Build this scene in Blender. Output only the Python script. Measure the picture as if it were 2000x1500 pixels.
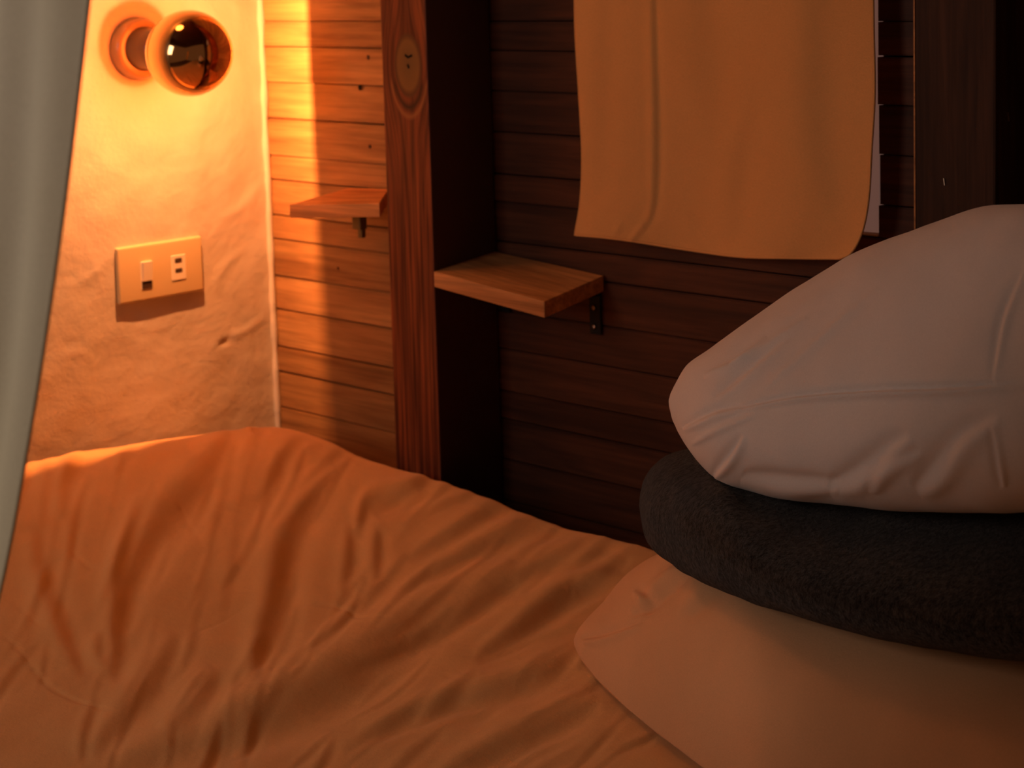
import bpy, bmesh, math, random
import numpy as np
from mathutils import Vector, Matrix, noise

random.seed(7)
for o in list(bpy.data.objects): bpy.data.objects.remove(o)
scene = bpy.context.scene
C = scene.collection

# ------------------------------------------------------------------ camera
F, PX, PY = 3600., 1000., 333.          # focal length and principal point for a 2000x1500 frame (shift lens)
def nrm(a):
    a = np.array(a, float); return a/np.linalg.norm(a)
N_ = nrm((1900-PX, 33000-PY, F)); ez = -N_
v1 = np.array((-2710-PX, 42-PY, F)); v1 = nrm(v1-N_*v1.dot(N_)); ex = -v1
ey = np.cross(ez, ex)
RW = np.array([ex, ey, ez])
def ray(u, v): return RW@np.array([(u-PX)/F, (v-PY)/F, 1.])
CAM = np.array([0, 0, .56])-2.42*ray(546, 865)
def on(u, v, ax, val):                   # where a sight line meets a wall / bed plane
    r = ray(u, v); return CAM+r*(val-CAM[ax])/r[ax]
def at(u, v, Z): return CAM+ray(u, v)*Z
def proj(P):
    c = (np.asarray(P)-CAM)@RW
    return PX+F*c[..., 0]/c[..., 2], PY+F*c[..., 1]/c[..., 2]

cd = bpy.data.cameras.new('camera'); cam = bpy.data.objects.new('camera', cd); C.objects.link(cam)
right, down, fwd = RW[:, 0], RW[:, 1], RW[:, 2]
M4 = Matrix(((right[0], -down[0], -fwd[0], CAM[0]), (right[1], -down[1], -fwd[1], CAM[1]),
             (right[2], -down[2], -fwd[2], CAM[2]), (0, 0, 0, 1)))
cam.matrix_world = M4
cd.sensor_width = 36; cd.lens = F/2000*36; cd.shift_y = -(750-PY)/2000
cd.clip_start = .05
cd.dof.use_dof = True; cd.dof.focus_distance = 1.45; cd.dof.aperture_fstop = 11
scene.camera = cam

# ------------------------------------------------------------------ world, light, exposure
scene.view_settings.view_transform = 'Standard'; scene.view_settings.look = 'None'
scene.view_settings.exposure = 0; scene.view_settings.gamma = 1
scene.view_settings.use_curve_mapping = False
w = bpy.data.worlds.new('world'); scene.world = w; w.use_nodes = True
w.node_tree.nodes['Background'].inputs[0].default_value = (1, .45, .22, 1)
w.node_tree.nodes['Background'].inputs[1].default_value = .085
def area(loc, target, sx, sy, col, power):
    l = bpy.data.lights.new('window_daylight', 'AREA'); l.shape = 'RECTANGLE'; l.size = sx; l.size_y = sy
    l.color = col; l.energy = power
    o = bpy.data.objects.new('window_daylight', l); C.objects.link(o); o.location = loc
    o.rotation_euler = (Vector(target)-Vector(loc)).to_track_quat('-Z', 'Y').to_euler()
    return o
DAY = area((.25, -2.3, 1.45), (.9, -.75, .62), .5, .8, (1, .83, .74), 5.3)
LAMP_W, LAMP_COL = 19.5, (1, .355, .128)
# added warm fill light, high by the plaster wall, unseen outside the frame
l2 = bpy.data.lights.new('warm_fill', 'POINT'); l2.color = (1, .34, .085); l2.energy = 2.3; l2.shadow_soft_size = .08
l2o = bpy.data.objects.new('warm_fill', l2); C.objects.link(l2o); l2o.location = (.12, -.42, 1.62)

# ------------------------------------------------------------------ materials
def mat(name, col, rough=.8, metal=0, sheen=0, spec=.3):
    m = bpy.data.materials.new(name); m.use_nodes = True
    b = m.node_tree.nodes['Principled BSDF']
    b.inputs['Base Color'].default_value = (*col, 1); b.inputs['Roughness'].default_value = rough
    b.inputs['Metallic'].default_value = metal; b.inputs['Specular IOR Level'].default_value = spec
    if sheen: b.inputs['Sheen Weight'].default_value = sheen; b.inputs['Sheen Roughness'].default_value = .4
    return m
def nd(m, t, **k):
    n = m.node_tree.nodes.new(t)
    for a, v in k.items(): setattr(n, a, v)
    return n
def ln(m, a, b): m.node_tree.links.new(a, b)
def ramp(m, src, stops):
    r = nd(m, 'ShaderNodeValToRGB'); e = r.color_ramp.elements
    e[0].position, e[0].color = stops[0][0], (*stops[0][1], 1)
    e[1].position, e[1].color = stops[-1][0], (*stops[-1][1], 1)
    for p, c in stops[1:-1]:
        x = e.new(p); x.color = (*c, 1)
    ln(m, src, r.inputs[0]); return r.outputs[0]
def mapped(m, scale, kind='Object', rand=False):
    tc = nd(m, 'ShaderNodeTexCoord'); mp = nd(m, 'ShaderNodeMapping'); mp.inputs['Scale'].default_value = scale
    ln(m, tc.outputs[kind], mp.inputs[0])
    if rand:
        oi = nd(m, 'ShaderNodeObjectInfo'); ml = nd(m, 'ShaderNodeMath', operation='MULTIPLY'); ml.inputs[1].default_value = 37.
        ln(m, oi.outputs['Random'], ml.inputs[0])
        cb = nd(m, 'ShaderNodeCombineXYZ')
        for i in range(3): ln(m, ml.outputs[0], cb.inputs[i])
        ln(m, cb.outputs[0], mp.inputs['Location'])
    return mp.outputs[0]
def noise_t(m, vec, scale, detail=4, rough=.5, dist=0):
    n = nd(m, 'ShaderNodeTexNoise'); n.inputs['Scale'].default_value = scale; n.inputs['Detail'].default_value = detail
    n.inputs['Roughness'].default_value = rough; n.inputs['Distortion'].default_value = dist
    ln(m, vec, n.inputs['Vector']); return n.outputs['Fac']
def bump(m, src, strength, dist=.002, normal=None):
    b = nd(m, 'ShaderNodeBump'); b.inputs['Strength'].default_value = strength; b.inputs['Distance'].default_value = dist
    ln(m, src, b.inputs['Height'])
    if normal: ln(m, normal, b.inputs['Normal'])
    ln(m, b.outputs[0], m.node_tree.nodes['Principled BSDF'].inputs['Normal']); return b.outputs[0]
def base(m, c): ln(m, c, m.node_tree.nodes['Principled BSDF'].inputs['Base Color'])
def mt_(m, f):
    n = nd(m, 'ShaderNodeMath', operation='MULTIPLY_ADD'); ln(m, f, n.inputs[0]); n.inputs[1].default_value = .6; n.inputs[2].default_value = .07
    return n.outputs[0]
def mix(m, f, a, b, blend='MIX'):
    x = nd(m, 'ShaderNodeMix', data_type='RGBA', blend_type=blend)
    for s, v in ((x.inputs[0], f), (x.inputs[6], a), (x.inputs[7], b)):
        if isinstance(v, (int, float)): s.default_value = v
        elif isinstance(v, tuple): s.default_value = (*v, 1)
        else: ln(m, v, s)
    return x.outputs[2]

def wood(name, dark, light, axis, rand=True, rough=.55, spec=.25, fine=1.0):
    """grain running along axis (0 x, 2 z)"""
    m = mat(name, light, rough, spec=spec)
    s1 = [14, 14, 14]; s1[axis] = 1.6
    s2 = [130, 130, 130]; s2[axis] = 5
    v1_ = mapped(m, s1, rand=rand); v2_ = mapped(m, s2, rand=rand)
    a = noise_t(m, v1_, 2.2, 3, .55, 1.2); b = noise_t(m, v2_, 1.4, 3, .6, .3)
    c1 = ramp(m, a, [(.3, dark), (.7, light)])
    g = ramp(m, b, [(.35, (.62,)*3), (.62, (1.,)*3)])
    c = mix(m, .8*fine, c1, g, 'MULTIPLY')
    oi = nd(m, 'ShaderNodeObjectInfo')
    t = ramp(m, oi.outputs['Random'], [(0, (.78, .74, .7)), (1, (1.12, 1.1, 1.1))])
    if rand: c = mix(m, 1., c, t, 'MULTIPLY')
    base(m, c); bump(m, b, .25, .001)
    return m
M = {}
M['plank'] = wood('pale_varnished_plank', (.31, .155, .055), (.50, .285, .105), 0)
M['plank_dark'] = wood('dark_stained_plank', (.07, .024, .011), (.15, .048, .020), 0)
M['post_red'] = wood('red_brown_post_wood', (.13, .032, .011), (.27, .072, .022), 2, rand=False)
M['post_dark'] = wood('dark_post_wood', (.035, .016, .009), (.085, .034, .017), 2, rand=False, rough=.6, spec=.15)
M['shelf'] = wood('shelf_pine', (.48, .20, .065), (.80, .38, .14), 0)
M['floor'] = wood('floor_boards', (.10, .05, .03), (.2, .1, .06), 0)
M['black'] = mat('black_painted_metal', (.012, .012, .011), .55, .3)
M['olive'] = mat('olive_brass', (.16, .12, .05), .5, .6)
M['screw'] = mat('zinc_screw', (.55, .42, .32), .35, 1)
M['backing'] = mat('dark_joint_backing', (.025, .010, .006), .9)
M['knot'] = mat('knot_wood', (.07, .025, .01), .6)
M['crack'] = mat('dark_crack', (.012, .006, .004), .9)

# plaster
m = mat('cream_lime_plaster', (.80, .72, .60), .75, spec=.15)
v = mapped(m, (1, 1, 1)); a = noise_t(m, v, 9, 5, .6); b = noise_t(m, v, 70, 4, .6)
base(m, ramp(m, a, [(.3, (.62, .56, .45)), (.7, (.70, .64, .52))]))
n1 = bump(m, b, .5, .0018); bump(m, a, .45, .005, n1)
M['plaster'] = m
def cloth(name, col, col2, weave=900., bs=.25, sheen=.15, big=6., fb=.12):
    m = mat(name, col, .9, spec=.08, sheen=sheen)
    v = mapped(m, (1, 1, 1)); a = noise_t(m, v, big, 3); f = noise_t(m, v, weave, 2, .7); f2 = noise_t(m, v, 60, 4, .6)
    c = ramp(m, a, [(.35, col), (.65, col2)])
    c = mix(m, .12, c, ramp(m, f, [(.3, (.3,)*3), (.7, (1,)*3)]), 'MULTIPLY')
    base(m, c); n1 = bump(m, f, bs, .0006); bump(m, f2, fb, .003, n1)
    return m
M['duvet'] = cloth('tan_cotton', (.82, .47, .195), (.88, .51, .22), fb=.3)
M['cover'] = cloth('beige_cotton', (.76, .43, .22), (.82, .47, .245))
M['pillow'] = cloth('white_cotton', (.72, .66, .62), (.76, .70, .66), bs=.12)
M['curtain'] = cloth('ochre_linen', (.84, .42, .15), (.88, .45, .165), weave=700., bs=.4)
M['drape'] = cloth('sage_grey_linen', (.90, .85, .60), (.94, .90, .68), weave=600., bs=.3)
m = mat('charcoal_fleece', (.03, .03, .03), 1., spec=.02, sheen=.18)
v = mapped(m, (1, 1, 1)); f = noise_t(m, v, 240, 4, .8); g = noise_t(m, v, 30, 3)
base(m, mix(m, .9, ramp(m, g, [(.35, (.032, .030, .030)), (.7, (.056, .048, .042))]), ramp(m, f, [(.38, (.15,)*3), (.62, (1.7,)*3)]), 'MULTIPLY'))
bump(m, f, 1., .006); M['fleece'] = m
M['plate'] = mat('cream_plastic', (.70, .56, .30), .35, spec=.4)
M['plate_light'] = mat('pale_plastic', (.86, .79, .60), .3, spec=.45)
M['slot'] = mat('dark_slot', (.06, .035, .02), .6)
M['socket'] = mat('brown_bakelite', (.035, .016, .008), .3, spec=.6)
M['ceramic'] = mat('cream_ceramic', (.32, .21, .10), .25, spec=.5)
M['crown'] = mat('amber_mirror_crown', (.86, .50, .22), .07, 1)
m = M['crown']; g_ = nd(m, 'ShaderNodeNewGeometry')        # the inside of the mask is dull, the outside mirror bright
base(m, mix(m, g_.outputs['Backfacing'], (.86, .50, .22), (.35, .18, .07)))
ln(m, mt_(m, g_.outputs['Backfacing']), m.node_tree.nodes['Principled BSDF'].inputs['Roughness'])
M['frame'] = mat('off_white_window_paint', (.72, .64, .60), .6)
m = bpy.data.materials.new('frosted_pane'); m.use_nodes = True; b_ = m.node_tree.nodes['Principled BSDF']
b_.inputs['Base Color'].default_value = (.5, .45, .43, 1); b_.inputs['Roughness'].default_value = .5
b_.inputs['Transmission Weight'].default_value = .2; b_.inputs['Emission Color'].default_value = (1, .52, .40, 1); b_.inputs['Emission Strength'].default_value = .075; M['pane'] = m   # last dusk light behind the frosted pane
m = bpy.data.materials.new('lit_bulb_glass'); m.use_nodes = True; nt = m.node_tree; nt.nodes.clear()
o_ = nd(m, 'ShaderNodeOutputMaterial'); tr = nd(m, 'ShaderNodeBsdfTransparent'); tr.inputs[0].default_value = (1, .93, .8, 1)
gl = nd(m, 'ShaderNodeBsdfGlossy'); gl.inputs['Roughness'].default_value = .05; gl.inputs[0].default_value = (1, .8, .5, 1)
em = nd(m, 'ShaderNodeEmission'); em.inputs[0].default_value = (1, .42, .10, 1); em.inputs[1].default_value = .6
fr = nd(m, 'ShaderNodeFresnel'); fr.inputs[0].default_value = 1.45
s1_ = nd(m, 'ShaderNodeMixShader'); ln(m, fr.outputs[0], s1_.inputs[0]); ln(m, tr.outputs[0], s1_.inputs[1]); ln(m, gl.outputs[0], s1_.inputs[2])
ad = nd(m, 'ShaderNodeAddShader'); ln(m, s1_.outputs[0], ad.inputs[0]); ln(m, em.outputs[0], ad.inputs[1]); ln(m, ad.outputs[0], o_.inputs[0])
M['bulb_glass'] = m

# ------------------------------------------------------------------ builders
def link(name, me, m, parent=None, smooth=False):
    if m is not None: me.materials.append(m)
    o = bpy.data.objects.new(name, me); C.objects.link(o)
    if parent is not None:
        o.parent = parent; o.matrix_parent_inverse = Matrix.Translation(parent.location).inverted()
    if smooth: me.polygons.foreach_set('use_smooth', [True]*len(me.polygons))
    return o
def mesh(name, vs, fs, m, parent=None, smooth=False):
    me = bpy.data.meshes.new(name); me.from_pydata([tuple(map(float, p)) for p in vs], [], fs); me.update()
    return link(name, me, m, parent, smooth)
def empty(name, loc):
    o = bpy.data.objects.new(name, None); o.location = loc; o.empty_display_size = .02; C.objects.link(o); return o
def tag(o, label=None, cat=None, group=None, kind=None):
    for k, v in (('label', label), ('category', cat), ('group', group), ('kind', kind)):
        if v: o[k] = v
    return o
def from_bm(name, bm, m, parent=None, smooth=False):
    me = bpy.data.meshes.new(name); bmesh.ops.recalc_face_normals(bm, faces=bm.faces); bm.to_mesh(me); bm.free()
    return link(name, me, m, parent, smooth)
def hexa(bm, P, bevel=0, seg=1):
    """P: 8 corners, bottom ring then top ring"""
    vs = [bm.verts.new(tuple(map(float, p))) for p in P]
    f = [bm.faces.new([vs[i] for i in q]) for q in ((0, 3, 2, 1), (4, 5, 6, 7), (0, 1, 5, 4), (1, 2, 6, 5), (2, 3, 7, 6), (3, 0, 4, 7))]
    if bevel:
        es = list({e for q in f for e in q.edges})
        bmesh.ops.bevel(bm, geom=es, offset=bevel, segments=seg, affect='EDGES', profile=.6)
def boxc(a, b):
    x0, y0, z0 = a; x1, y1, z1 = b
    return [(x0, y0, z0), (x1, y0, z0), (x1, y1, z0), (x0, y1, z0), (x0, y0, z1), (x1, y0, z1), (x1, y1, z1), (x0, y1, z1)]
def box(name, a, b, m, parent=None, bevel=0, seg=1, smooth=False):
    bm = bmesh.new(); hexa(bm, boxc(a, b), bevel, seg); return from_bm(name, bm, m, parent, smooth)
def lathe(name, prof, m, parent, origin, axis=(1, 0, 0), n=40, smooth=True):
    """prof: (distance along axis, radius)"""
    ax = Vector(axis).normalized(); q = ax.to_track_quat('Z', 'Y'); vs = []; fs = []
    for d, r in prof:
        for i in range(n):
            t = 2*math.pi*i/n; p = q@Vector((r*math.cos(t), r*math.sin(t), d)); vs.append(Vector(origin)+p)
    for j in range(len(prof)-1):
        for i in range(n):
            k = (i+1) % n; fs.append((j*n+i, j*n+k, (j+1)*n+k, (j+1)*n+i))
    return mesh(name, vs, fs, m, parent, smooth)

def spline(pts, n=12):
    P = np.array(pts, float)
    if len(P) < 3: return np.array([P[0]+(P[-1]-P[0])*t for t in np.linspace(0, 1, n)])
    Q = np.vstack([2*P[0]-P[1], P, 2*P[-1]-P[-2]]); out = []
    for i in range(1, len(Q)-2):
        for t in np.linspace(0, 1, n, endpoint=(i == len(Q)-3)):
            a, b, c, d = Q[i-1], Q[i], Q[i+1], Q[i+2]
            out.append(.5*((2*b)+(c-a)*t+(2*a-5*b+4*c-d)*t*t+(3*b-a-3*c+d)*t**3))
    return np.array(out)
def fold_field(u, v, folds):
    """relief of creases: each fold is (polyline, width, height, kind); kind 'step' crest then trough, 'ridge', 'crease'"""
    h = np.zeros_like(u)
    for pts, wd, A, kind in folds:
        L = spline(pts, 5); 
        box_ = (u > L[:, 0].min()-4*wd) & (u < L[:, 0].max()+4*wd) & (v > L[:, 1].min()-4*wd) & (v < L[:, 1].max()+4*wd)
        idx = np.nonzero(box_)[0]
        if len(idx) == 0: continue
        uu, vv = u[idx], v[idx]; best = np.full(len(idx), 1e9); s = np.zeros(len(idx)); tt = np.zeros(len(idx)); n = len(L)-1
        for i in range(n):
            a, d = L[i], L[i+1]-L[i]; l2 = d.dot(d)+1e-9
            t = np.clip(((uu-a[0])*d[0]+(vv-a[1])*d[1])/l2, 0, 1)
            du, dv = uu-a[0]-t*d[0], vv-a[1]-t*d[1]; dist = np.hypot(du, dv)
            sg = np.sign((uu-a[0])*d[1]-(vv-a[1])*d[0])
            b = dist < best; best[b] = dist[b]; s[b] = (dist*sg)[b]; tt[b] = ((i+t)/n)[b]
        fade = np.clip(np.sin(np.pi*np.clip(tt, 0, 1)), 0, 1)**.6
        ww = wd*(.45+.55*fade); x = s/ww; x2 = best/ww
        if kind == 'step': g = -x*np.exp(.5-.5*x2*x2)
        elif kind == 'ridge': g = np.exp(-x2*x2)
        else: g = -np.exp(-x2*x2)
        h[idx] += A*fade*g
    return h
def fbm(P, scale, oct=2):
    return np.array([noise.fractal(Vector(p)*scale, 1., 2., oct) for p in P])

# ------------------------------------------------------------------ setting: plaster wall
nu, nv = 300, 260
Y = np.linspace(-1.6, -.001, nu); Zs = np.linspace(.45, 1.6, nv)
YY, ZZ = np.meshgrid(Y, Zs, indexing='ij'); P = np.stack([np.zeros(YY.size), YY.ravel(), ZZ.ravel()], 1)
pu, pv = proj(P)
wf = [([(474, 490), (446, 514), (428, 540), (422, 575)], 7, .0014, 'ridge'),
      ([(522, 616), (482, 644), (440, 664), (404, 684)], 6, .0014, 'ridge'),
      ([(455, 660), (440, 667), (424, 676)], 5, .004, 'crease'),
      ([(256, 636), (296, 644), (340, 634)], 8, .0009, 'ridge'),
      ([(120, 560), (170, 545), (226, 496)], 8, .0008, 'ridge'),
      ([(180, 320), (280, 350), (400, 335), (500, 390)], 14, .0004, 'ridge'),
      ([(430, 430), (480, 400), (515, 350)], 9, .0012, 'ridge'),
      ([(100, 700), (160, 690), (200, 720)], 8, .0008, 'ridge')]
P[:, 0] += fold_field(pu, pv, wf)
P[:, 0] += np.array([.0035*noise.noise(Vector((0, y*6, z*6)))+.0012*noise.noise(Vector((3, y*26, z*26))) for _, y, z in P])
P[:, 0] -= P[:, 0].max()*0+.001
rest = []
wall_left = mesh('wall_left', list(P)+[], [(i*nv+j, i*nv+j+1, (i+1)*nv+j+1, (i+1)*nv+j) for i in range(nu-1) for j in range(nv-1)], M['plaster'], None, True)
tag(wall_left, kind='structure')
bm = bmesh.new()
hexa(bm, boxc((-.12, -3.2, 0), (-.006, 0, 2.3)))
hexa(bm, boxc((-.02, -3.2, 0), (-.0, -1.6, 2.3)))
hexa(bm, boxc((-.02, -1.6, 1.6), (-.0, 0, 2.3)))
hexa(bm, boxc((-.02, -1.6, 0), (-.0, 0, .45)))
core = from_bm('plaster_backing', bm, M['plaster'], wall_left)
# bead of plaster where it meets the planks
bp = []; bf = []; K = 8; zz = np.linspace(.45, 1.6, 180)
for z in zz:
    r = .0045+.0018*noise.noise(Vector((1, 2, z*30))); dx = .0015*noise.noise(Vector((5, 1, z*14)))
    for k in range(K):
        t = 2*math.pi*k/K; bp.append((.0015+dx+r*math.cos(t), -.002+r*math.sin(t), z))
bf = [(i*K+k, i*K+(k+1) % K, (i+1)*K+(k+1) % K, (i+1)*K+k) for i in range(len(zz)-1) for k in range(K)]
tag(mesh('trim_1', bp, bf, M['plaster'], None, True), kind='structure')

# ------------------------------------------------------------------ setting: plank wall
wb = box('wall_back', (-.1, .062, 0), (.50, .09, 2.3), M['backing']); tag(wb, kind='structure')
joints = [0, .085, .16, .235, .30, .37, .43, .495, .5602, .6095, .6565, .6895, .7387, .7836, .8316, .8625, .9086, .94, .9879, 1.0347, 1.0799, 1.1125, 1.165, 1.21, 1.262, 1.31, 1.36, 1.41, 1.47, 1.53, 1.60, 1.68, 1.76, 1.84, 1.92, 2.0, 2.08, 2.16, 2.24, 2.3]
POST1 = (.340, .414); POST2 = (1.024, 1.102)
WX0, WX1, WZ0, WZ1 = .545, .921, .9086, 1.47
hexl = []
for a, b in ((.50, .50),): pass
bm = bmesh.new(); hexa(bm, boxc((WX1+.05, .062, 0), (3.0, .09, 2.3))); from_bm('backing_board', bm, M['backing'], wb)
bm = bmesh.new(); hexa(bm, boxc((.50, .062, 0), (WX1+.05, .09, WZ0-.02))); from_bm('backing_board', bm, M['backing'], wb)
bm = bmesh.new(); hexa(bm, boxc((.50, .062, WZ1+.02), (WX1+.05, .09, 2.3))); from_bm('backing_board', bm, M['backing'], wb)
def plank(x0, x1, z0, z1, m):
    g = random.uniform(.0003, .0012); y = random.uniform(-.0012, .0012)
    bm = bmesh.new(); hexa(bm, boxc((x0, y, z0+g), (x1, .0615, z1-.0006)), 0)
    es = [e for e in bm.edges if all(abs(q.co.y-y) < 1e-5 for q in e.verts)]
    bmesh.ops.bevel(bm, geom=es, offset=.0013, segments=2, affect='EDGES')
    return from_bm('plank', bm, m, wb)
for z0, z1 in zip(joints[:-1], joints[1:]):
    plank(.0005, POST1[0]+.02, z0, z1, M['plank'])
    if z0 >= WZ0-.001 and z1 <= WZ1+.001:
        plank(POST1[1]-.02, WX0+random.uniform(-.002, .004), z0, z1, M['plank_dark'])
        plank(WX1+random.uniform(.0002, .0035), POST2[0]+.02, z0, z1, M['plank_dark'])
    else:
        plank(POST1[1]-.02, POST2[0]+.02, z0, z1, M['plank_dark'])
    plank(POST2[1]-.02, 3.0, z0, z1, M['plank_dark'])
# nail and knot holes in the pale planks
for (u, v_, rr) in ((703, 171, .0035), (636, 876, .004), (719, 112, .003), (722, 286, .0025), (660, 524, .002)):
    p = on(u, v_, 1, -.001); lathe('knot', [(0, .0001), (0, rr*.6), (.0006, rr)], M['crack'] if rr > .003 else M['knot'], wb, (p[0], -.0016, p[2]), (0, 1, 0), 12)

# window
win = empty('window_1', ((WX0+WX1)/2, .04, WZ0)); tag(win, kind='structure')
def wb_(n, a, b, m): return box(n, a, b, m, win, .0015)
wb_('window_sill', (WX0+.006, .002, WZ0+.0005), (WX1-.0003, .105, WZ0+.004), M['frame'])
wb_('window_frame', (WX1-.035, .0125, WZ0+.0045), (WX1-.0003, .10, WZ1), M['frame'])
wb_('window_frame', (WX0+.006, .0125, WZ0+.0045), (WX0+.035, .10, WZ1), M['frame'])
wb_('window_frame', (WX0+.036, .064, WZ1-.03), (WX1-.036, .10, WZ1), M['frame'])
box('window_pane', (WX0+.005, .004, WZ0+.0045), (WX1-.0003, .012, WZ1-.002), M['pane'], win)

# floor, ceiling
fl = box('floor', (-.12, -3.2, -.05), (3.0, .09, -.021), M['floor']); tag(fl, kind='structure')
for i in range(27):
    box('floor_board', (0, -3.2+i*.12, -.0205), (3.0, -3.2+i*.12+.118, 0), M['floor'], fl, .001)
tag(box('ceiling', (-.12, -3.2, 2.301), (3.0, .09, 2.34), M['plank_dark']), kind='structure')

# ------------------------------------------------------------------ posts
def grain_post(name, x0, x1, y0, m, label):
    p = empty(name, ((x0+x1)/2, y0/2, 0)); tag(p, label, 'post')
    bm = bmesh.new(); hexa(bm, boxc((x0, y0, 0), (x1, -.0022, 2.3)), .0022, 2)
    from_bm('timber', bm, m, p)
    return p
# knot shader on the first post
m = M['post_red']; kc = on(797, 128, 1, -.1); k0 = (kc[0], kc[2])
tc = nd(m, 'ShaderNodeTexCoord'); sp = nd(m, 'ShaderNodeSeparateXYZ'); ln(m, tc.outputs['Object'], sp.inputs[0])
def mt(op, a, b=None, c=None):
    n = nd(m, 'ShaderNodeMath', operation=op)
    for i, q in enumerate((a, b, c)):
        if q is None: continue
        if isinstance(q, (int, float)): n.inputs[i].default_value = float(q)
        else: ln(m, q, n.inputs[i])
    return n.outputs[0]
dx = mt('SUBTRACT', sp.outputs[0], k0[0]); dz = mt('SUBTRACT', sp.outputs[2], k0[1])
r2 = mt('ADD', mt('MULTIPLY', mt('MULTIPLY', dx, dx), 1/.023**2), mt('MULTIPLY', mt('MULTIPLY', dz, dz), 1/.037**2))
r = mt('SQRT', r2)
halo = mt('SUBTRACT', 1., mt('POWER', 2.718, mt('MULTIPLY', r2, -.28)))
gx = mt('MULTIPLY', dx, halo)
gv = nd(m, 'ShaderNodeCombineXYZ'); ln(m, gx, gv.inputs[0]); ln(m, mt('MULTIPLY', dz, .028), gv.inputs[2])
gn = noise_t(m, gv.outputs[0], 210, 2, .5, .4)
flow = ramp(m, gn, [(.36, (.55, .42, .35)), (.5, (1.05, 1, 1)), (.64, (1.5, 1.45, 1.3))])
cur = m.node_tree.nodes['Principled BSDF'].inputs['Base Color'].links[0].from_socket
near = ramp(m, r, [(.9, (1, 1, 1)), (1., (0, 0, 0))])
col = mix(m, 1., cur, flow, 'MULTIPLY')
rings = noise_t(m, gv.outputs[0], 60, 2)
inner = ramp(m, mt('ADD', r, mt('MULTIPLY', rings, .25)), [(0., (.10, .045, .012)), (.25, (.20, .10, .028)), (.85, (.24, .115, .03)), (1.0, (.13, .05, .016))])
col = mix(m, near, col, inner)
# dark crescent under the knot, pale rim below it
cx = mt('MULTIPLY', dx, 1/.023); cz = mt('MULTIPLY', mt('ADD', dz, .006), 1/.040)
rc = mt('MULTIPLY', .5, mt('SQRT', mt('ADD', mt('MULTIPLY', cx, cx), mt('MULTIPLY', cz, cz))))
band = ramp(m, rc, [(.42, (0, 0, 0)), (.50, (1, 1, 1)), (.585, (0, 0, 0))])
low = ramp(m, mt('MULTIPLY', dz, -20), [(.25, (0, 0, 0)), (.45, (1, 1, 1))])
col = mix(m, mix(m, 1., band, low, 'MULTIPLY'), col, (.05, .016, .006))
band2 = ramp(m, rc, [(.575, (0, 0, 0)), (.63, (.8, .8, .8)), (.69, (0, 0, 0))])
col = mix(m, mix(m, 1., band2, low, 'MULTIPLY'), col, (.40, .15, .045))
base(m, col)
# shade painted into the colour of the timber side turned away from the lamp
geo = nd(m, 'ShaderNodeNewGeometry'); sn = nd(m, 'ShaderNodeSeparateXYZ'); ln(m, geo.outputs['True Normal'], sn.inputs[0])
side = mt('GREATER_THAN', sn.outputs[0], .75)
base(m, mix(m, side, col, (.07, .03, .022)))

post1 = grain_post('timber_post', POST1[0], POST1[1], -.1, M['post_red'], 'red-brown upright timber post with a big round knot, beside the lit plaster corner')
for a, b in (((791, 107), (797, 112)), ((797, 112), (805, 108)), ((796, 126), (799, 133))):
    p, q = on(*a, 1, -.1), on(*b, 1, -.1); d = Vector(q-p).normalized(); nn = Vector((-d.z, 0, d.x))*.0013
    A, B = Vector((p[0], -.1004, p[2])), Vector((q[0], -.1004, q[2])); t = Vector((0, .0012, 0))
    bm = bmesh.new(); hexa(bm, [A-nn, B-nn, B-nn+t, A-nn+t, A+nn, B+nn, B+nn+t, A+nn+t]); from_bm('knot_crack', bm, M['crack'], post1)
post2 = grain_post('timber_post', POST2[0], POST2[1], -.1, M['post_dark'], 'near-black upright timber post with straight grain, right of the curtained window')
box('lit_edge', (POST2[0]-.0004, -.1004, .56), (POST2[0]+.0012, -.0985, 1.9), M['shelf'], post2)  # pale strip painted as the lamplight caught on the bevel
for (u, v_, L, ang, face) in ((1845, 355, .006, .15, 1), (1968, 228, .008, .22, 0)):
    if face: p = on(u, v_, 1, -.1); p = Vector((p[0], -.1003, p[2])); ax = Vector((1, 0, 0))
    else: p = on(u, v_, 0, POST2[1]); p = Vector((POST2[1]+.0003, p[1], p[2])); ax = Vector((0, 1, 0))
    d = (Vector((0, 0, 1))-ax*ang).normalized()*L/2; nn = ax*.0005; t = ax.cross(Vector((0, 0, 1)))*.0008
    bm = bmesh.new(); hexa(bm, [p-d-nn-t, p-d+nn-t, p-d+nn+t, p-d-nn+t, p+d-nn-t, p+d+nn-t, p+d+nn+t, p+d-nn+t]); from_bm('staple', bm, M['screw'], post2)

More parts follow.
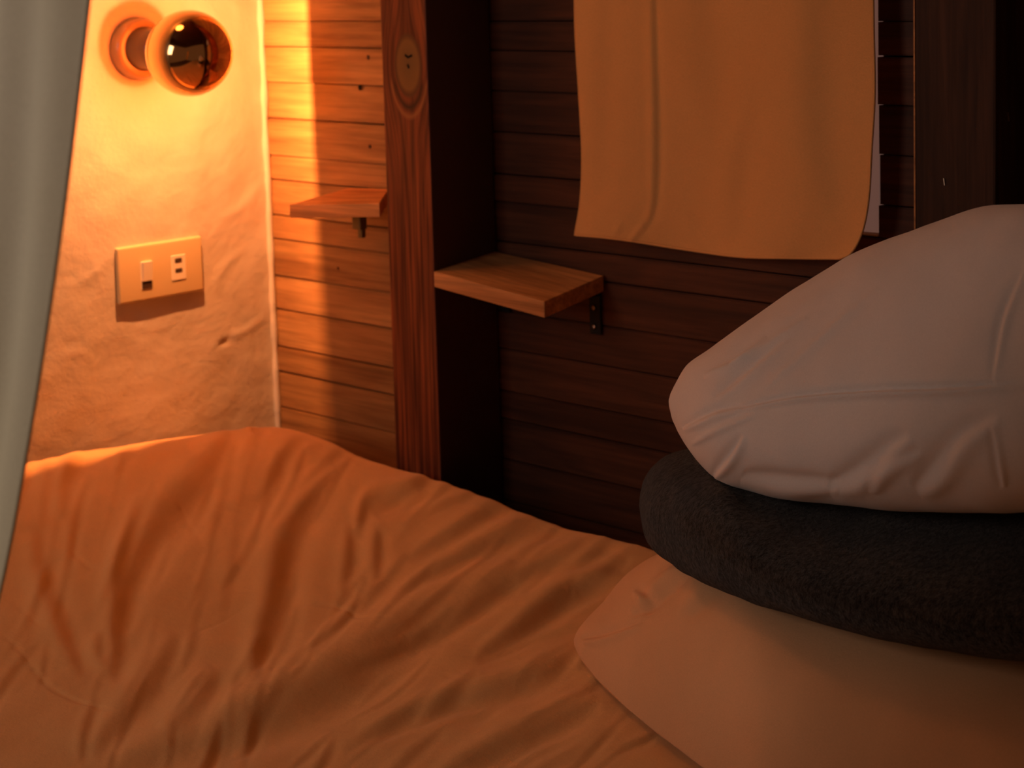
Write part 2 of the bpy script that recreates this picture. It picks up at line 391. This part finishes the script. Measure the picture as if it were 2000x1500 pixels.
# ------------------------------------------------------------------ shelves
def shelf(name, bl, br, fl_, fr_, thick, label, depth=.1):
    """back corners on the plank wall, front corners a shelf depth out; the boards sag a little"""
    B0, B1 = on(*bl, 1, -.0025), on(*br, 1, -.0025); F0, F1 = on(*fl_, 1, -depth), on(*fr_, 1, -depth)
    s = empty(name, tuple((B0+B1+F0+F1)/4)); tag(s, label, 'shelf', 'small shelves on the plank wall')
    dn = np.array([0, 0, -thick]); bm = bmesh.new()
    hexa(bm, [F0+dn, F1+dn, B1+dn, B0+dn, F0, F1, B1, B0], .0012, 2)
    from_bm('shelf_board', bm, M['shelf'], s)
    return s, B0, B1, F0, F1
s1, B0, B1, F0, F1 = shelf('wall_shelf', (680, 367), (760, 369), (565, 400), (741, 397), .016, 'small pine wall shelf in bright lamplight, left of the knotty timber post', .1)
def bracket(s, x, zt, h, L, screws=True, m='black', wdt=.008):
    bm = bmesh.new()
    hexa(bm, boxc((x-wdt, -.0050, zt-h), (x+wdt, -.0022, zt-.001)), .0006)
    hexa(bm, boxc((x-wdt, -L, zt-.004), (x+wdt, -.0051, zt-.001)), .0006)
    b = from_bm('bracket', bm, M[m], s)
    if screws:
        for k in (.38, .82):
            lathe('screw', [(0, .0001), (0, .0026), (-.0012, .0030), (-.0016, .0016)], M['screw'], b, (x-.001, -.0052, zt-h*k), (0, 1, 0), 14)
    return b
pk = on(703, 428, 1, -.06)
bm = bmesh.new(); hexa(bm, boxc((pk[0]-.008, -.066, pk[2]-.012), (pk[0]+.007, -.055, pk[2]+.010)), .002, 2)
hexa(bm, boxc((pk[0]-.001, -.064, pk[2]-.022), (pk[0]+.007, -.057, pk[2]-.010)), .002, 2)
from_bm('bracket', bm, M['olive'], s1)
g0 = F1
s2, C0, C1, D0, D1 = shelf('wall_shelf', (958, 489), (1179, 538), (847, 530), (1063, 589), .0175, 'small pine wall shelf in the dark corner, right of the knotty timber post', .1)
bracket(s2, C1[0]-.012, C1[2]-.0175-.001, .047, .06)
bracket(s2, C0[0]+.022, C0[2]-.0175-.004, .047, .06)

# ------------------------------------------------------------------ lamp
lp = on(264, 95, 0, 0); LY, LZ = lp[1], lp[2]
bc = on(370, 104, 1, LY); R = .0505; BX = float(bc[0]); LZb = float(bc[2])
lamp = empty('wall_lamp', (0, LY, LZ)); tag(lamp, 'round lit wall lamp with an amber-mirrored globe bulb, on the plaster wall', 'lamp')
o0 = (0, LY, LZ)
lathe('base', [(0, .036), (.004, .037), (.012, .0365), (.017, .034), (.0185, .031), (.0185, .0225)], M['ceramic'], lamp, o0)
lathe('socket', [(.012, .0265), (.0205, .0265), (.024, .0250), (.040, .0240), (.050, .0225), (.054, .0205), (.054, .006)], M['socket'], lamp, o0)
k = -.40; cc = (BX, LY, LZb); am = math.acos(k); prof = []
nk = .0145
for t in np.linspace(math.pi-math.asin(nk/R), am, 26): prof.append((R*math.cos(t), R*math.sin(t)))
prof = [(-R-.022, nk*.9), (-R-.010, nk)]+prof
bulb = lathe('bulb', prof, M['bulb_glass'], lamp, cc, n=56)
prof = [(R*math.cos(t), R*math.sin(t)) for t in np.linspace(am, .001, 24)]
prof = [(d_, r_) for d_, r_ in prof]
lathe('mirror_crown', prof, M['crown'], bulb, cc, n=56)
pl = bpy.data.lights.new('lamp_filament', 'POINT'); pl.shadow_soft_size = .0022; pl.color = LAMP_COL; pl.energy = LAMP_W
po = bpy.data.objects.new('lamp_filament', pl); C.objects.link(po); po.location = (BX+k*R-.001, LY, LZb)
# the socket and silvered neck behind the filament hold back the light that leaves straight towards the wall
pl.use_nodes = True; nt = pl.node_tree; em = nt.nodes['Emission']
g_ = nt.nodes.new('ShaderNodeTexCoord'); sx_ = nt.nodes.new('ShaderNodeSeparateXYZ'); nt.links.new(g_.outputs['Normal'], sx_.inputs[0])
mr = nt.nodes.new('ShaderNodeMapRange'); mr.inputs['From Min'].default_value = -1; mr.inputs['From Max'].default_value = 0
mr.inputs['To Min'].default_value = .08; mr.inputs['To Max'].default_value = 1.; nt.links.new(sx_.outputs[0], mr.inputs['Value'])
pw = nt.nodes.new('ShaderNodeMath'); pw.operation = 'POWER'; pw.inputs[1].default_value = 2.1; nt.links.new(mr.outputs[0], pw.inputs[0]); nt.links.new(pw.outputs[0], em.inputs['Strength'])
po.parent = bulb; po.matrix_parent_inverse = Matrix.Identity(4)
print('bulb centre x', BX)

# ------------------------------------------------------------------ switch plate
q = [on(230, 484, 0, .005), on(392, 462, 0, .005), on(399, 571, 0, .005), on(234, 592, 0, .005)]
y0_, y1_ = min(q[0][1], q[3][1]), max(q[1][1], q[2][1]); z1_ = (q[0][2]+q[1][2])/2; z0_ = (q[2][2]+q[3][2])/2
pc = (.0, (y0_+y1_)/2, (z0_+z1_)/2)
sw = empty('switch_plate', pc); tag(sw, 'cream wall plate with one rocker switch and one socket, below the lamp', 'switch')
plate = box('plate', (-.002, y0_, z0_), (.005, y1_, z1_), M['plate'], sw, .0032, 4, True)
def loc_(u, v_, x=.0055): p = on(u, v_, 0, x); return p[1], p[2]
def patch(n, c0, c1, x0, x1, m, par, bev=.0006):
    a, b = loc_(*c0), loc_(*c1); ya, yb = min(a[0], b[0]), max(a[0], b[0]); za, zb = min(a[1], b[1]), max(a[1], b[1])
    return box(n, (x0, ya, za), (x1, yb, zb), m, par, bev, 1)
rk = patch('switch_rocker', (274, 512), (298, 563), .0045, .0056, M['plate_light'], sw)
bm = bmesh.new(); (ya, za), (yb, zb) = loc_(275, 511), loc_(299, 546)
hexa(bm, [(.0057, ya+.001, zb), (.0057, yb-.001, zb), (.0057, yb-.001, za-.001), (.0057, ya+.001, za-.001), (.007, ya+.0015, zb-.0005), (.007, yb-.0015, zb-.0005), (.009, yb-.0015, za-.0005), (.009, ya+.0015, za-.0005)], .0004)
from_bm('rocker_cap', bm, M['plate_light'], rk)
patch('rocker_recess', (277, 549), (298, 562), .0052, .0059, M['slot'], rk, .0002)
so = patch('outlet', (334, 500), (364, 544), .0045, .0059, M['plate_light'], sw)
patch('outlet_slot', (341, 505), (355, 512), .0052, .0062, M['slot'], so, .0003)
patch('outlet_slot', (342, 525), (356, 531), .0052, .0062, M['slot'], so, .0003)

# ------------------------------------------------------------------ bed
bed = empty('bed', (1.0, -.5, 0)); tag(bed, 'low timber bed frame under the tan mattress cover', 'bed')
for a, b in (((.03, -.99, .18), (2.0, -.96, .32)), ((.03, -.13, .18), (2.0, -.105, .32)), ((.03, -.955, .18), (.06, -.135, .32)), ((1.97, -.955, .18), (2.0, -.135, .32))):
    box('rail', a, b, M['post_dark'], bed, .003)
for x in (.07, 1.93):
    for y in (-.95, -.16): box('leg', (x-.03, y-.005, 0), (x+.03, y+.03, .30), M['post_dark'], bed, .003)
box('slat_base', (.062, -.954, .28), (1.968, -.136, .31), M['floor'], bed)
tag(box('mattress', (.075, -.98, .321), (1.98, -.115, .50), M['duvet'], None, .03, 3, True), 'thick mattress under the tan cover, mostly hidden', 'mattress')

edgeL = [(57, 905), (120, 893), (200, 877), (300, 862), (400, 851), (450, 851), (500, 856), (545, 866)]
edgeB = [(425, 850), (450, 851), (500, 856), (545, 866), (600, 882), (650, 896), (700, 919), (735, 929), (780, 938), (860, 953), (930, 972), (1000, 997), (1060, 1020), (1130, 1037), (1200, 1052), (1250, 1061), (1300, 1078), (1380, 1105)]
XL, YB = .068, -.112
eL = np.array([on(*q, 0, XL) for q in edgeL]); eB = np.array([on(*q, 1, YB) for q in edgeB])
eL = eL[eL[:, 1] < YB]; eB = eB[eB[:, 0] > XL]
nx, ny = 640, 330
gx_ = np.concatenate([np.linspace(.045, 1.25, 540), np.linspace(1.255, 2.0, nx-540)])
gy_ = np.linspace(-1.0, -.104, ny)
XX, YY = np.meshgrid(gx_, gy_, indexing='ij')
zL = np.interp(YY, np.concatenate([[-1.2], eL[:, 1], [-.10]]), np.concatenate([[eL[0, 2]+.004], eL[:, 2], [eL[-1, 2]]]))
zB = np.interp(XX, np.concatenate([[0], eB[:, 0], [2.]]), np.concatenate([[eB[0, 2]], eB[:, 2], [.55]]))
b0 = .565
ZZ = b0+(zL-b0)*np.exp(-((np.maximum(XX-XL, 0))/.32)**1.5)+(zB-b0)*np.exp(-((np.maximum(YB-YY, 0))/.20)**1.5)*(1-np.exp(-np.maximum(XX-XL, 0)/.07))
P = np.stack([XX.ravel(), YY.ravel(), np.full(XX.size, .565)], 1)
pu, pv = proj(P)
S = 'step'
bf_ = [([(300, 885), (245, 940), (180, 990), (140, 1040), (128, 1105)], 20, .0070, S),
       ([(458, 945), (418, 1010), (360, 1062), (300, 1112), (250, 1180), (232, 1255), (222, 1360)], 24, .0110, S),
       ([(668, 1012), (602, 1063), (558, 1125), (538, 1210), (512, 1280), (500, 1360)], 24, .0100, S),
       ([(76, 1118), (84, 1180), (112, 1240), (140, 1300), (162, 1345)], 19, .0046, S),
       ([(686, 1086), (684, 1140), (668, 1195)], 13, .0042, S),
       ([(742, 1095), (735, 1175)], 12, .0036, S),
       ([(1010, 1165), (850, 1225), (755, 1285), (650, 1345), (525, 1400), (400, 1450), (230, 1500)], 34, .0150, S),
       ([(516, 898), (494, 955)], 12, .0050, S),
       ([(420, 860), (400, 905), (350, 935)], 14, .0035, S),
       ([(842, 962), (846, 1005), (808, 1036), (745, 1046), (715, 1062), (700, 1110)], 13, .0075, S),
       ([(748, 940), (764, 970), (768, 995)], 12, .0050, S),
       ([(983, 1004), (873, 1030), (787, 1060)], 9, .0045, S),
       ([(1077, 1041), (977, 1060), (890, 1100), (800, 1138)], 11, .0050, S),
       ([(1198, 1058), (1090, 1075), (1003, 1097), (873, 1150), (770, 1200)], 13, .0070, S),
       ([(1177, 1101), (1068, 1149), (982, 1184), (895, 1231), (800, 1275)], 14, .0065, S),
       ([(1225, 1184), (1133, 1192), (1068, 1223), (1003, 1262), (930, 1302)], 16, .0095, S),
       ([(1125, 1296), (1068, 1330), (960, 1364), (850, 1385), (700, 1440)], 18, .0080, S),
       ([(1168, 1383), (1068, 1426), (960, 1470), (850, 1520)], 20, .0080, S),
       ([(1270, 1100), (1180, 1130), (1080, 1165)], 10, .0035, S),
       ([(940, 975), (900, 1000), (870, 1008)], 9, .0045, S),
       ([(1005, 1000), (950, 1025), (900, 1050)], 8, .0035, S),
       ([(1060, 1025), (1010, 1040), (960, 1045)], 8, .0035, S),
       ([(430, 1330), (380, 1400), (320, 1450)], 22, .0060, S),
       ([(350, 1270), (300, 1350), (240, 1420), (180, 1480)], 22, .0060, S),
       ([(200, 1270), (195, 1300), (205, 1330)], 12, .0035, S),
       ([(680, 905), (640, 940), (600, 960)], 14, .0035, S),
       ([(560, 1000), (520, 1040), (420, 1075)], 18, .0035, S),
       ([(-10, 1275), (40, 1308), (95, 1365), (160, 1393), (200, 1402), (222, 1422)], 3., .0028, 'crease'),
       ([(574, 1210), (660, 1215), (710, 1238), (765, 1244)], 3., .0026, 'crease'),
       ([(52, 1014), (80, 1034)], 3, .0020, 'crease'), ([(135, 1142), (185, 1174), (235, 1165)], 3.5, .0022, 'crease'),
       ([(395, 1073), (450, 1066), (520, 1076)], 3.5, .0015, 'crease'), ([(350, 1060), (410, 1140)], 3.5, .0015, 'crease'),
       ([(530, 1322), (560, 1330), (610, 1328)], 3, .0015, 'crease'), ([(860, 1325), (900, 1345), (960, 1340)], 3, .0015, 'crease'),
       ([(25, 1230), (70, 1260), (105, 1275)], 3, .0015, 'crease'), ([(375, 1265), (430, 1245), (480, 1220)], 3, .0012, 'crease')]
rnd = random.Random(11)
for _ in range(120):
    u0, v0 = rnd.uniform(-20, 1250), rnd.uniform(880, 1500)
    if v0 < 860+max(0, u0-450)*.29+25 or v0 < 915-u0*.15+20: continue
    k_ = min(1, max(0, (u0-450)/450)); ang = math.radians((1-k_)*66+k_*24+rnd.uniform(-12, 12)); L_ = rnd.uniform(40, 130)
    c_, s_ = math.cos(ang), -math.sin(ang); bend = rnd.uniform(-.18, .18)*L_
    wd_ = rnd.uniform(5, 12); bf_.append(([(u0+c_*L_, v0+s_*L_), (u0-s_*bend, v0+c_*bend), (u0-c_*L_, v0-s_*L_)], wd_, wd_*rnd.uniform(.00010, .00026), S))
h = fold_field(pu, pv, bf_).reshape(XX.shape)
soft = np.array([0.003*noise.noise(Vector((x*4.5, y*4.5, 1)))+.0012*noise.noise(Vector((x*26, y*26, 4))) for x, y, _ in P]).reshape(XX.shape)
edge = np.minimum(1, np.minimum(XX-.045, -.104-YY)/.05)
h *= .58; ZZ = ZZ+h*1.*np.clip(edge*1.2, .06, 1)+soft*edge
d = np.minimum(np.minimum(XX-.045, -.104-YY), np.minimum(YY+1.0, 2.0-XX)); rr = .020
dd = np.clip(rr-d, 0, rr); ZZ -= (rr-np.sqrt(np.maximum(rr*rr-dd*dd, 0)))*1.6
vs = np.stack([XX.ravel(), YY.ravel(), ZZ.ravel()], 1)
fs = [(i*ny+j, (i+1)*ny+j, (i+1)*ny+j+1, i*ny+j+1) for i in range(nx-1) for j in range(ny-1)]
# skirt down the sides
ring = [(i, 0) for i in range(nx)]+[(nx-1, j) for j in range(1, ny)]+[(i, ny-1) for i in range(nx-2, -1, -1)]+[(0, j) for j in range(ny-2, 0, -1)]
n0 = len(vs); sk = np.array([(XX[i, j], YY[i, j], .46) for i, j in ring]); vs = np.vstack([vs, sk])
for k in range(len(ring)):
    a, b = ring[k], ring[(k+1) % len(ring)]; fs.append((a[0]*ny+a[1], n0+k, n0+(k+1) % len(ring), b[0]*ny+b[1]))
dv = mesh('duvet', vs, fs, M['duvet'], None, True)
tag(dv, 'wrinkled tan cotton duvet spread over the whole bed', 'duvet')

# ------------------------------------------------------------------ stacked bedding
def mono(x, xp, yp):
    xp, yp = np.array(xp, float), np.array(yp, float); n = len(xp); dlt = np.diff(yp)/np.diff(xp); mm = np.zeros(n)
    mm[0], mm[-1] = dlt[0], dlt[-1]
    for i in range(1, n-1): mm[i] = 0 if dlt[i-1]*dlt[i] <= 0 else 2*dlt[i-1]*dlt[i]/(dlt[i-1]+dlt[i])
    i = np.clip(np.searchsorted(xp, x)-1, 0, n-2); hh = xp[i+1]-xp[i]; t = (x-xp[i])/hh
    return (2*t**3-3*t**2+1)*yp[i]+(t**3-2*t**2+t)*hh*mm[i]+(-2*t**3+3*t**2)*yp[i+1]+(t**3-t**2)*hh*mm[i+1]
def loft(name, m, us, top, bot, zc, dp, p=2., q=2., nu=220, nk=120, folds=(), rough=0., parent=None, zmin=None, skew=None, wall=-.004):
    """a soft body laid across the view: at each station a closed super-ellipse section (top, bottom, depth)"""
    tpar = np.linspace(0, 1, nu)**1.6; U = us[0]+(us[-1]-us[0])*tpar
    T, B, Zc, D = mono(U, us, top), mono(U, us, bot), mono(U, us, zc), mono(U, us, dp)
    th = np.linspace(0, 2*math.pi, nk, endpoint=False); ct, st = np.cos(th), np.sin(th)
    a = np.sign(ct)*np.abs(ct)**(2/p); b = np.sign(st)*np.abs(st)**(2/q)
    rg = np.array([right[0], right[1], 0]); rg /= np.linalg.norm(rg); fg = np.array([-rg[1], rg[0], 0.])
    P = np.zeros((nu, nk, 3))
    for i in range(nu):
        pt, pb = at(U[i], T[i], Zc[i]), at(U[i], B[i], Zc[i]); c = (pt+pb)/2; hz = (pt[2]-pb[2])/2
        sk_ = 0 if skew is None else np.interp(U[i], us, skew)
        P[i] = c[None]+a[:, None]*D[i]*fg[None]*1.+b[:, None]*np.array([0, 0, hz])[None]
        P[i, :, 2] += a*sk_
    V = P.reshape(-1, 3)
    if zmin is not None: V[:, 2] = np.where(V[:, 2] < zmin, zmin, V[:, 2])
    # outward normals by finite difference
    G = V.reshape(nu, nk, 3); du = np.gradient(G, axis=0); dk = np.roll(G, -1, 1)-np.roll(G, 1, 1)
    nn = np.cross(du, dk); nn /= (np.linalg.norm(nn, axis=2, keepdims=True)+1e-9)
    cen = G.mean(1, keepdims=True); sgn = np.sign(((G-cen)*nn).sum(2, keepdims=True).mean()); nn *= sgn
    pu, pv = proj(G.reshape(-1, 3)); hh = np.zeros(len(pu))
    tocam = ((CAM-G)*nn).sum(2).ravel() > 0
    if folds: hh[tocam] = fold_field(pu[tocam], pv[tocam], folds)
    if rough: hh += np.array([rough*noise.fractal(Vector(pp)*9, 1, 2, 3) for pp in G.reshape(-1, 3)])
    endf = np.clip(np.linspace(0, 1, nu)/.04, 0, 1)[:, None, None]
    G = G+nn*hh.reshape(nu, nk, 1)*endf
    if zmin is not None: G[..., 2] = np.maximum(G[..., 2], zmin)
    V = G.reshape(-1, 3); V[:, 1] = np.minimum(V[:, 1], wall)
    V = list(V)+[G[0].mean(0), G[-1].mean(0)]; n1 = nu*nk
    f = [(i*nk+k, i*nk+(k+1) % nk, (i+1)*nk+(k+1) % nk, (i+1)*nk+k) for i in range(nu-1) for k in range(nk)]
    f += [(n1, (k+1) % nk, k) for k in range(nk)]+[(n1+1, (nu-1)*nk+k, (nu-1)*nk+(k+1) % nk) for k in range(nk)]
    o = mesh(name, V, f, m, parent, True)
    bm = bmesh.new(); bm.from_mesh(o.data); bmesh.ops.recalc_face_normals(bm, faces=bm.faces); bm.to_mesh(o.data); bm.free()
    return o
from mathutils.bvhtree import BVHTree
def settle(o, below, gap=.0018):
    """let a soft body rest on what lies under it"""
    T = [BVHTree.FromPolygons([v.co[:] for v in b.data.vertices], [p.vertices[:] for p in b.data.polygons]) for b in below]
    for v in o.data.vertices:
        for t in T:
            h_ = t.ray_cast(Vector((v.co.x, v.co.y, v.co.z+.5)), Vector((0, 0, -1)))[0]
            if h_ is not None and v.co.z < h_.z+gap: v.co.z = h_.z+gap
    o.data.update()
cov_f = [([(1350, 1105), (1290, 1150), (1250, 1195)], 10, .003, S), ([(1440, 1120), (1380, 1160), (1330, 1210)], 14, .002, S),
         ([(1240, 1150), (1260, 1170), (1230, 1200)], 8, .002, S), ([(1135, 1250), (1180, 1240), (1250, 1215)], 8, .002, S)]
cover = loft('folded_duvet', M['cover'], (1121, 1128, 1145, 1180, 1240, 1300, 1355, 1450, 1600, 1800, 2050, 2300),
             (1250, 1243, 1228, 1205, 1152, 1120, 1099, 1113, 1142, 1168, 1198, 1260), (1258, 1272, 1300, 1345, 1395, 1440, 1490, 1530, 1550, 1560, 1560, 1540),
             (1.62, 1.61, 1.60, 1.585, 1.56, 1.53, 1.50, 1.45, 1.40, 1.34, 1.27, 1.20), (.004, .02, .04, .075, .115, .14, .155, .18, .19, .19, .17, .12),
             2.3, 2.4, nu=300, nk=220, folds=[(a, b, c*1.7, d) for a, b, c, d in cov_f], rough=.002, zmin=.578)
settle(cover, [dv])
tag(cover, 'beige folded duvet at the bottom of the bedding stack', 'duvet')
blk = loft('folded_blanket', M['fleece'], (1250, 1253, 1262, 1285, 1320, 1380, 1450, 1600, 1800, 2050, 2300),
           (985, 968, 948, 925, 912, 907, 938, 966, 972, 972, 970), (1000, 1025, 1048, 1068, 1080, 1094, 1108, 1138, 1162, 1192, 1215),
           (1.56, 1.55, 1.54, 1.53, 1.51, 1.48, 1.45, 1.40, 1.34, 1.27, 1.2), (.01, .03, .055, .08, .105, .13, .15, .17, .18, .165, .12),
           2.6, 2.3, nu=300, nk=200, folds=[([(1430, 955), (1500, 965), (1580, 1000)], 20, .003, 'ridge')], rough=.0035)
settle(blk, [dv, cover])
tag(blk, 'charcoal grey fleece blanket folded between the beige duvet and the white pillow', 'blanket')
pf = [([(1440, 800), (1560, 775), (1700, 764), (1820, 762), (1920, 757), (2010, 751)], 6, .0040, S),
      ([(1330, 838), (1400, 808), (1450, 795)], 8, .0025, S), ([(1350, 868), (1420, 835), (1480, 810)], 8, .0022, 'ridge'),
      ([(1375, 735), (1440, 712), (1500, 660)], 9, .0028, 'ridge'), ([(1430, 715), (1480, 690), (1580, 622)], 9, .0030, 'ridge'),
      ([(1490, 760), (1560, 700), (1650, 620), (1720, 560)], 9, .0020, 'ridge'), ([(1400, 780), (1470, 720), (1540, 660)], 9, .0020, S),
      ([(1395, 930), (1430, 890), (1455, 850)], 9, .0030, S), ([(1620, 955), (1680, 930), (1740, 880), (1780, 850)], 19, .0036, S),
      ([(1700, 960), (1730, 915), (1800, 880)], 14, .0018, S),
      ([(1790, 960), (1830, 925), (1880, 860), (1950, 815)], 20, .0034, S), ([(1960, 950), (1950, 900), (1940, 830)], 7, .0020, S),
      ([(1450, 930), (1540, 945), (1640, 950)], 14, .0030, S), ([(1940, 750), (1960, 620), (2000, 520)], 7, .0015, S)]
pil = loft('pillow', M['pillow'], (1308, 1311, 1320, 1352, 1400, 1450, 1520, 1600, 1700, 1850, 2000, 2150, 2350),
           (780, 768, 752, 712, 682, 650, 608, 560, 502, 443, 404, 400, 470), (800, 822, 845, 890, 928, 938, 952, 960, 966, 967, 964, 960, 930),
           (1.50, 1.50, 1.495, 1.48, 1.46, 1.445, 1.425, 1.40, 1.37, 1.32, 1.27, 1.22, 1.16), (.01, .02, .035, .07, .095, .115, .14, .16, .18, .19, .185, .16, .1),
           2., 1.9, nu=430, nk=320, folds=[(a, b*.95, c*.95, d) for a, b, c, d in pf], rough=.0025)
settle(pil, [blk, cover])
tag(pil, 'plump white pillow lying on top of the charcoal blanket', 'pillow')

# ------------------------------------------------------------------ window curtain
YC = -.030
lft = spline([(1120, -260), (1122, -80), (1124, 60), (1131, 180), (1137, 300), (1134, 390), (1123, 459)], 14)
bot = spline([(1123, 459), (1180, 464), (1235, 471), (1330, 486), (1440, 501), (1540, 504), (1640, 505)], 14)
rgt = spline([(1700, -320), (1704, -80), (1706, 60), (1708, 180), (1702, 290), (1696, 390), (1683, 455), (1662, 494), (1640, 505)], 12)
nc, nr = 160, 130
def res(L, n):
    s = np.concatenate([[0], np.cumsum(np.hypot(*np.diff(L, axis=0).T))]); t = np.linspace(0, s[-1], n)
    return np.stack([np.interp(t, s, L[:, 0]), np.interp(t, s, L[:, 1])], 1)
Lq, Rq, Bq = res(lft, nr), res(rgt, nr), res(bot, nc); Tq = np.stack([np.linspace(Lq[0, 0], Rq[0, 0], nc), np.linspace(Lq[0, 1], Rq[0, 1], nc)], 1)
vs = []
cf = [([(1272, -300), (1278, 60), (1282, 250), (1278, 400), (1255, 455)], 8, .0035, S), ([(1260, 430), (1240, 460), (1228, 474)], 7, .004, 'ridge'),
      ([(1470, 200), (1440, 330), (1430, 480)], 22, .003, S), ([(1600, -100), (1590, 200), (1620, 420)], 40, .005, S), ([(1180, -100), (1170, 200), (1165, 400)], 22, .003, S),
      ([(1213, 430), (1200, 462)], 8, .003, 'ridge'), ([(1340, 420), (1380, 480)], 12, .002, S), ([(1380, -200), (1370, 100), (1400, 300)], 35, .004, S)]
G = np.zeros((nr, nc, 2))
for i in range(nr):
    t = i/(nr-1)
    for j in range(nc):
        s = j/(nc-1)
        G[i, j] = (1-s)*Lq[i]+s*Rq[i]+(1-t)*Tq[j]+t*Bq[j]-((1-s)*(1-t)*Tq[0]+s*(1-t)*Tq[-1]+(1-s)*t*Bq[0]+s*t*Bq[-1])
hh = .35*fold_field(G[..., 0].ravel(), G[..., 1].ravel(), cf).reshape(nr, nc)
tt = np.linspace(0, 1, nr)[:, None]; ss = np.linspace(0, 1, nc)[None]
yy = YC-hh-.006*tt*np.sin(ss*9+1)-.012*tt**2*np.clip((ss-.8)/.2, 0, 1)**2
Vc = np.array([on(G[i, j, 0], G[i, j, 1], 1, yy[i, j]) for i in range(nr) for j in range(nc)])
cu = mesh('window_curtain', Vc, [(i*nc+j, (i+1)*nc+j, (i+1)*nc+j+1, i*nc+j+1) for i in range(nr-1) for j in range(nc-1)], M['curtain'], None, True)
sm = cu.modifiers.new('thickness', 'SOLIDIFY'); sm.thickness = .0016; sm.offset = 0
tag(cu, 'plain ochre cloth curtain hanging over the small window in the plank wall', 'curtain')
# stitched hem round the edge
hem = np.vstack([Vc[np.arange(nr)*nc], Vc[(nr-1)*nc+np.arange(1, nc)], Vc[(np.arange(nr-2, -1, -1))*nc+nc-1]])
K = 6; hv = []; 
for i in range(len(hem)):
    d = hem[min(i+1, len(hem)-1)]-hem[max(i-1, 0)]; d /= np.linalg.norm(d)+1e-9; a = np.array([0, 1., 0]); b = np.cross(d, a)
    for k in range(K):
        t = 2*math.pi*k/K; hv.append(hem[i]+.0013*(a*math.cos(t)+b*math.sin(t)))
mesh('hem', hv, [(i*K+k, i*K+(k+1) % K, (i+1)*K+(k+1) % K, (i+1)*K+k) for i in range(len(hem)-1) for k in range(K)], M['curtain'], cu, True)
zt = float(Vc[:nc, 2].mean())
rod = lathe('curtain_rod', [(0, .0001), (0, .006), (.62, .006), (.62, .0001)], M['black'], None, (.48, YC, zt+.004), (1, 0, 0), 16)
rod.name = 'curtain_rod'; tag(rod, 'thin black rod carrying the ochre window curtain, above the picture', 'rod')

# ------------------------------------------------------------------ bed drape at the open side
ed = spline([(215, -420), (200, -240), (176, 0), (150, 225), (128, 400), (104, 570), (78, 740), (50, 905), (22, 1060), (-4, 1180), (-60, 1420)], 14)
ed = res(ed, 150); nb = 110; Vd = []
for i, (u, v_) in enumerate(ed):
    p = on(u, v_, 1, -1.02); t = i/149
    for j in range(nb):
        s = j/(nb-1); x = p[0]-s*.17*(1-.15*t)
        amp = .007*min(1, s*1.5)
        y = -1.02-amp*math.sin(s*16+1.2*math.sin(t*3))-.005*min(1, s*5)*math.sin(s*7+t*4)
        Vd.append((x, y, p[2]+.03*s*(t-.4)))
dr = mesh('bed_drape', Vd, [(i*nb+j, (i+1)*nb+j, (i+1)*nb+j+1, i*nb+j+1) for i in range(149) for j in range(nb-1)], M['drape'], None, True)
sm = dr.modifiers.new('thickness', 'SOLIDIFY'); sm.thickness = .0014; sm.offset = 0
tag(dr, 'sage-grey cloth drape hanging close by at the left edge of the bed', 'curtain')
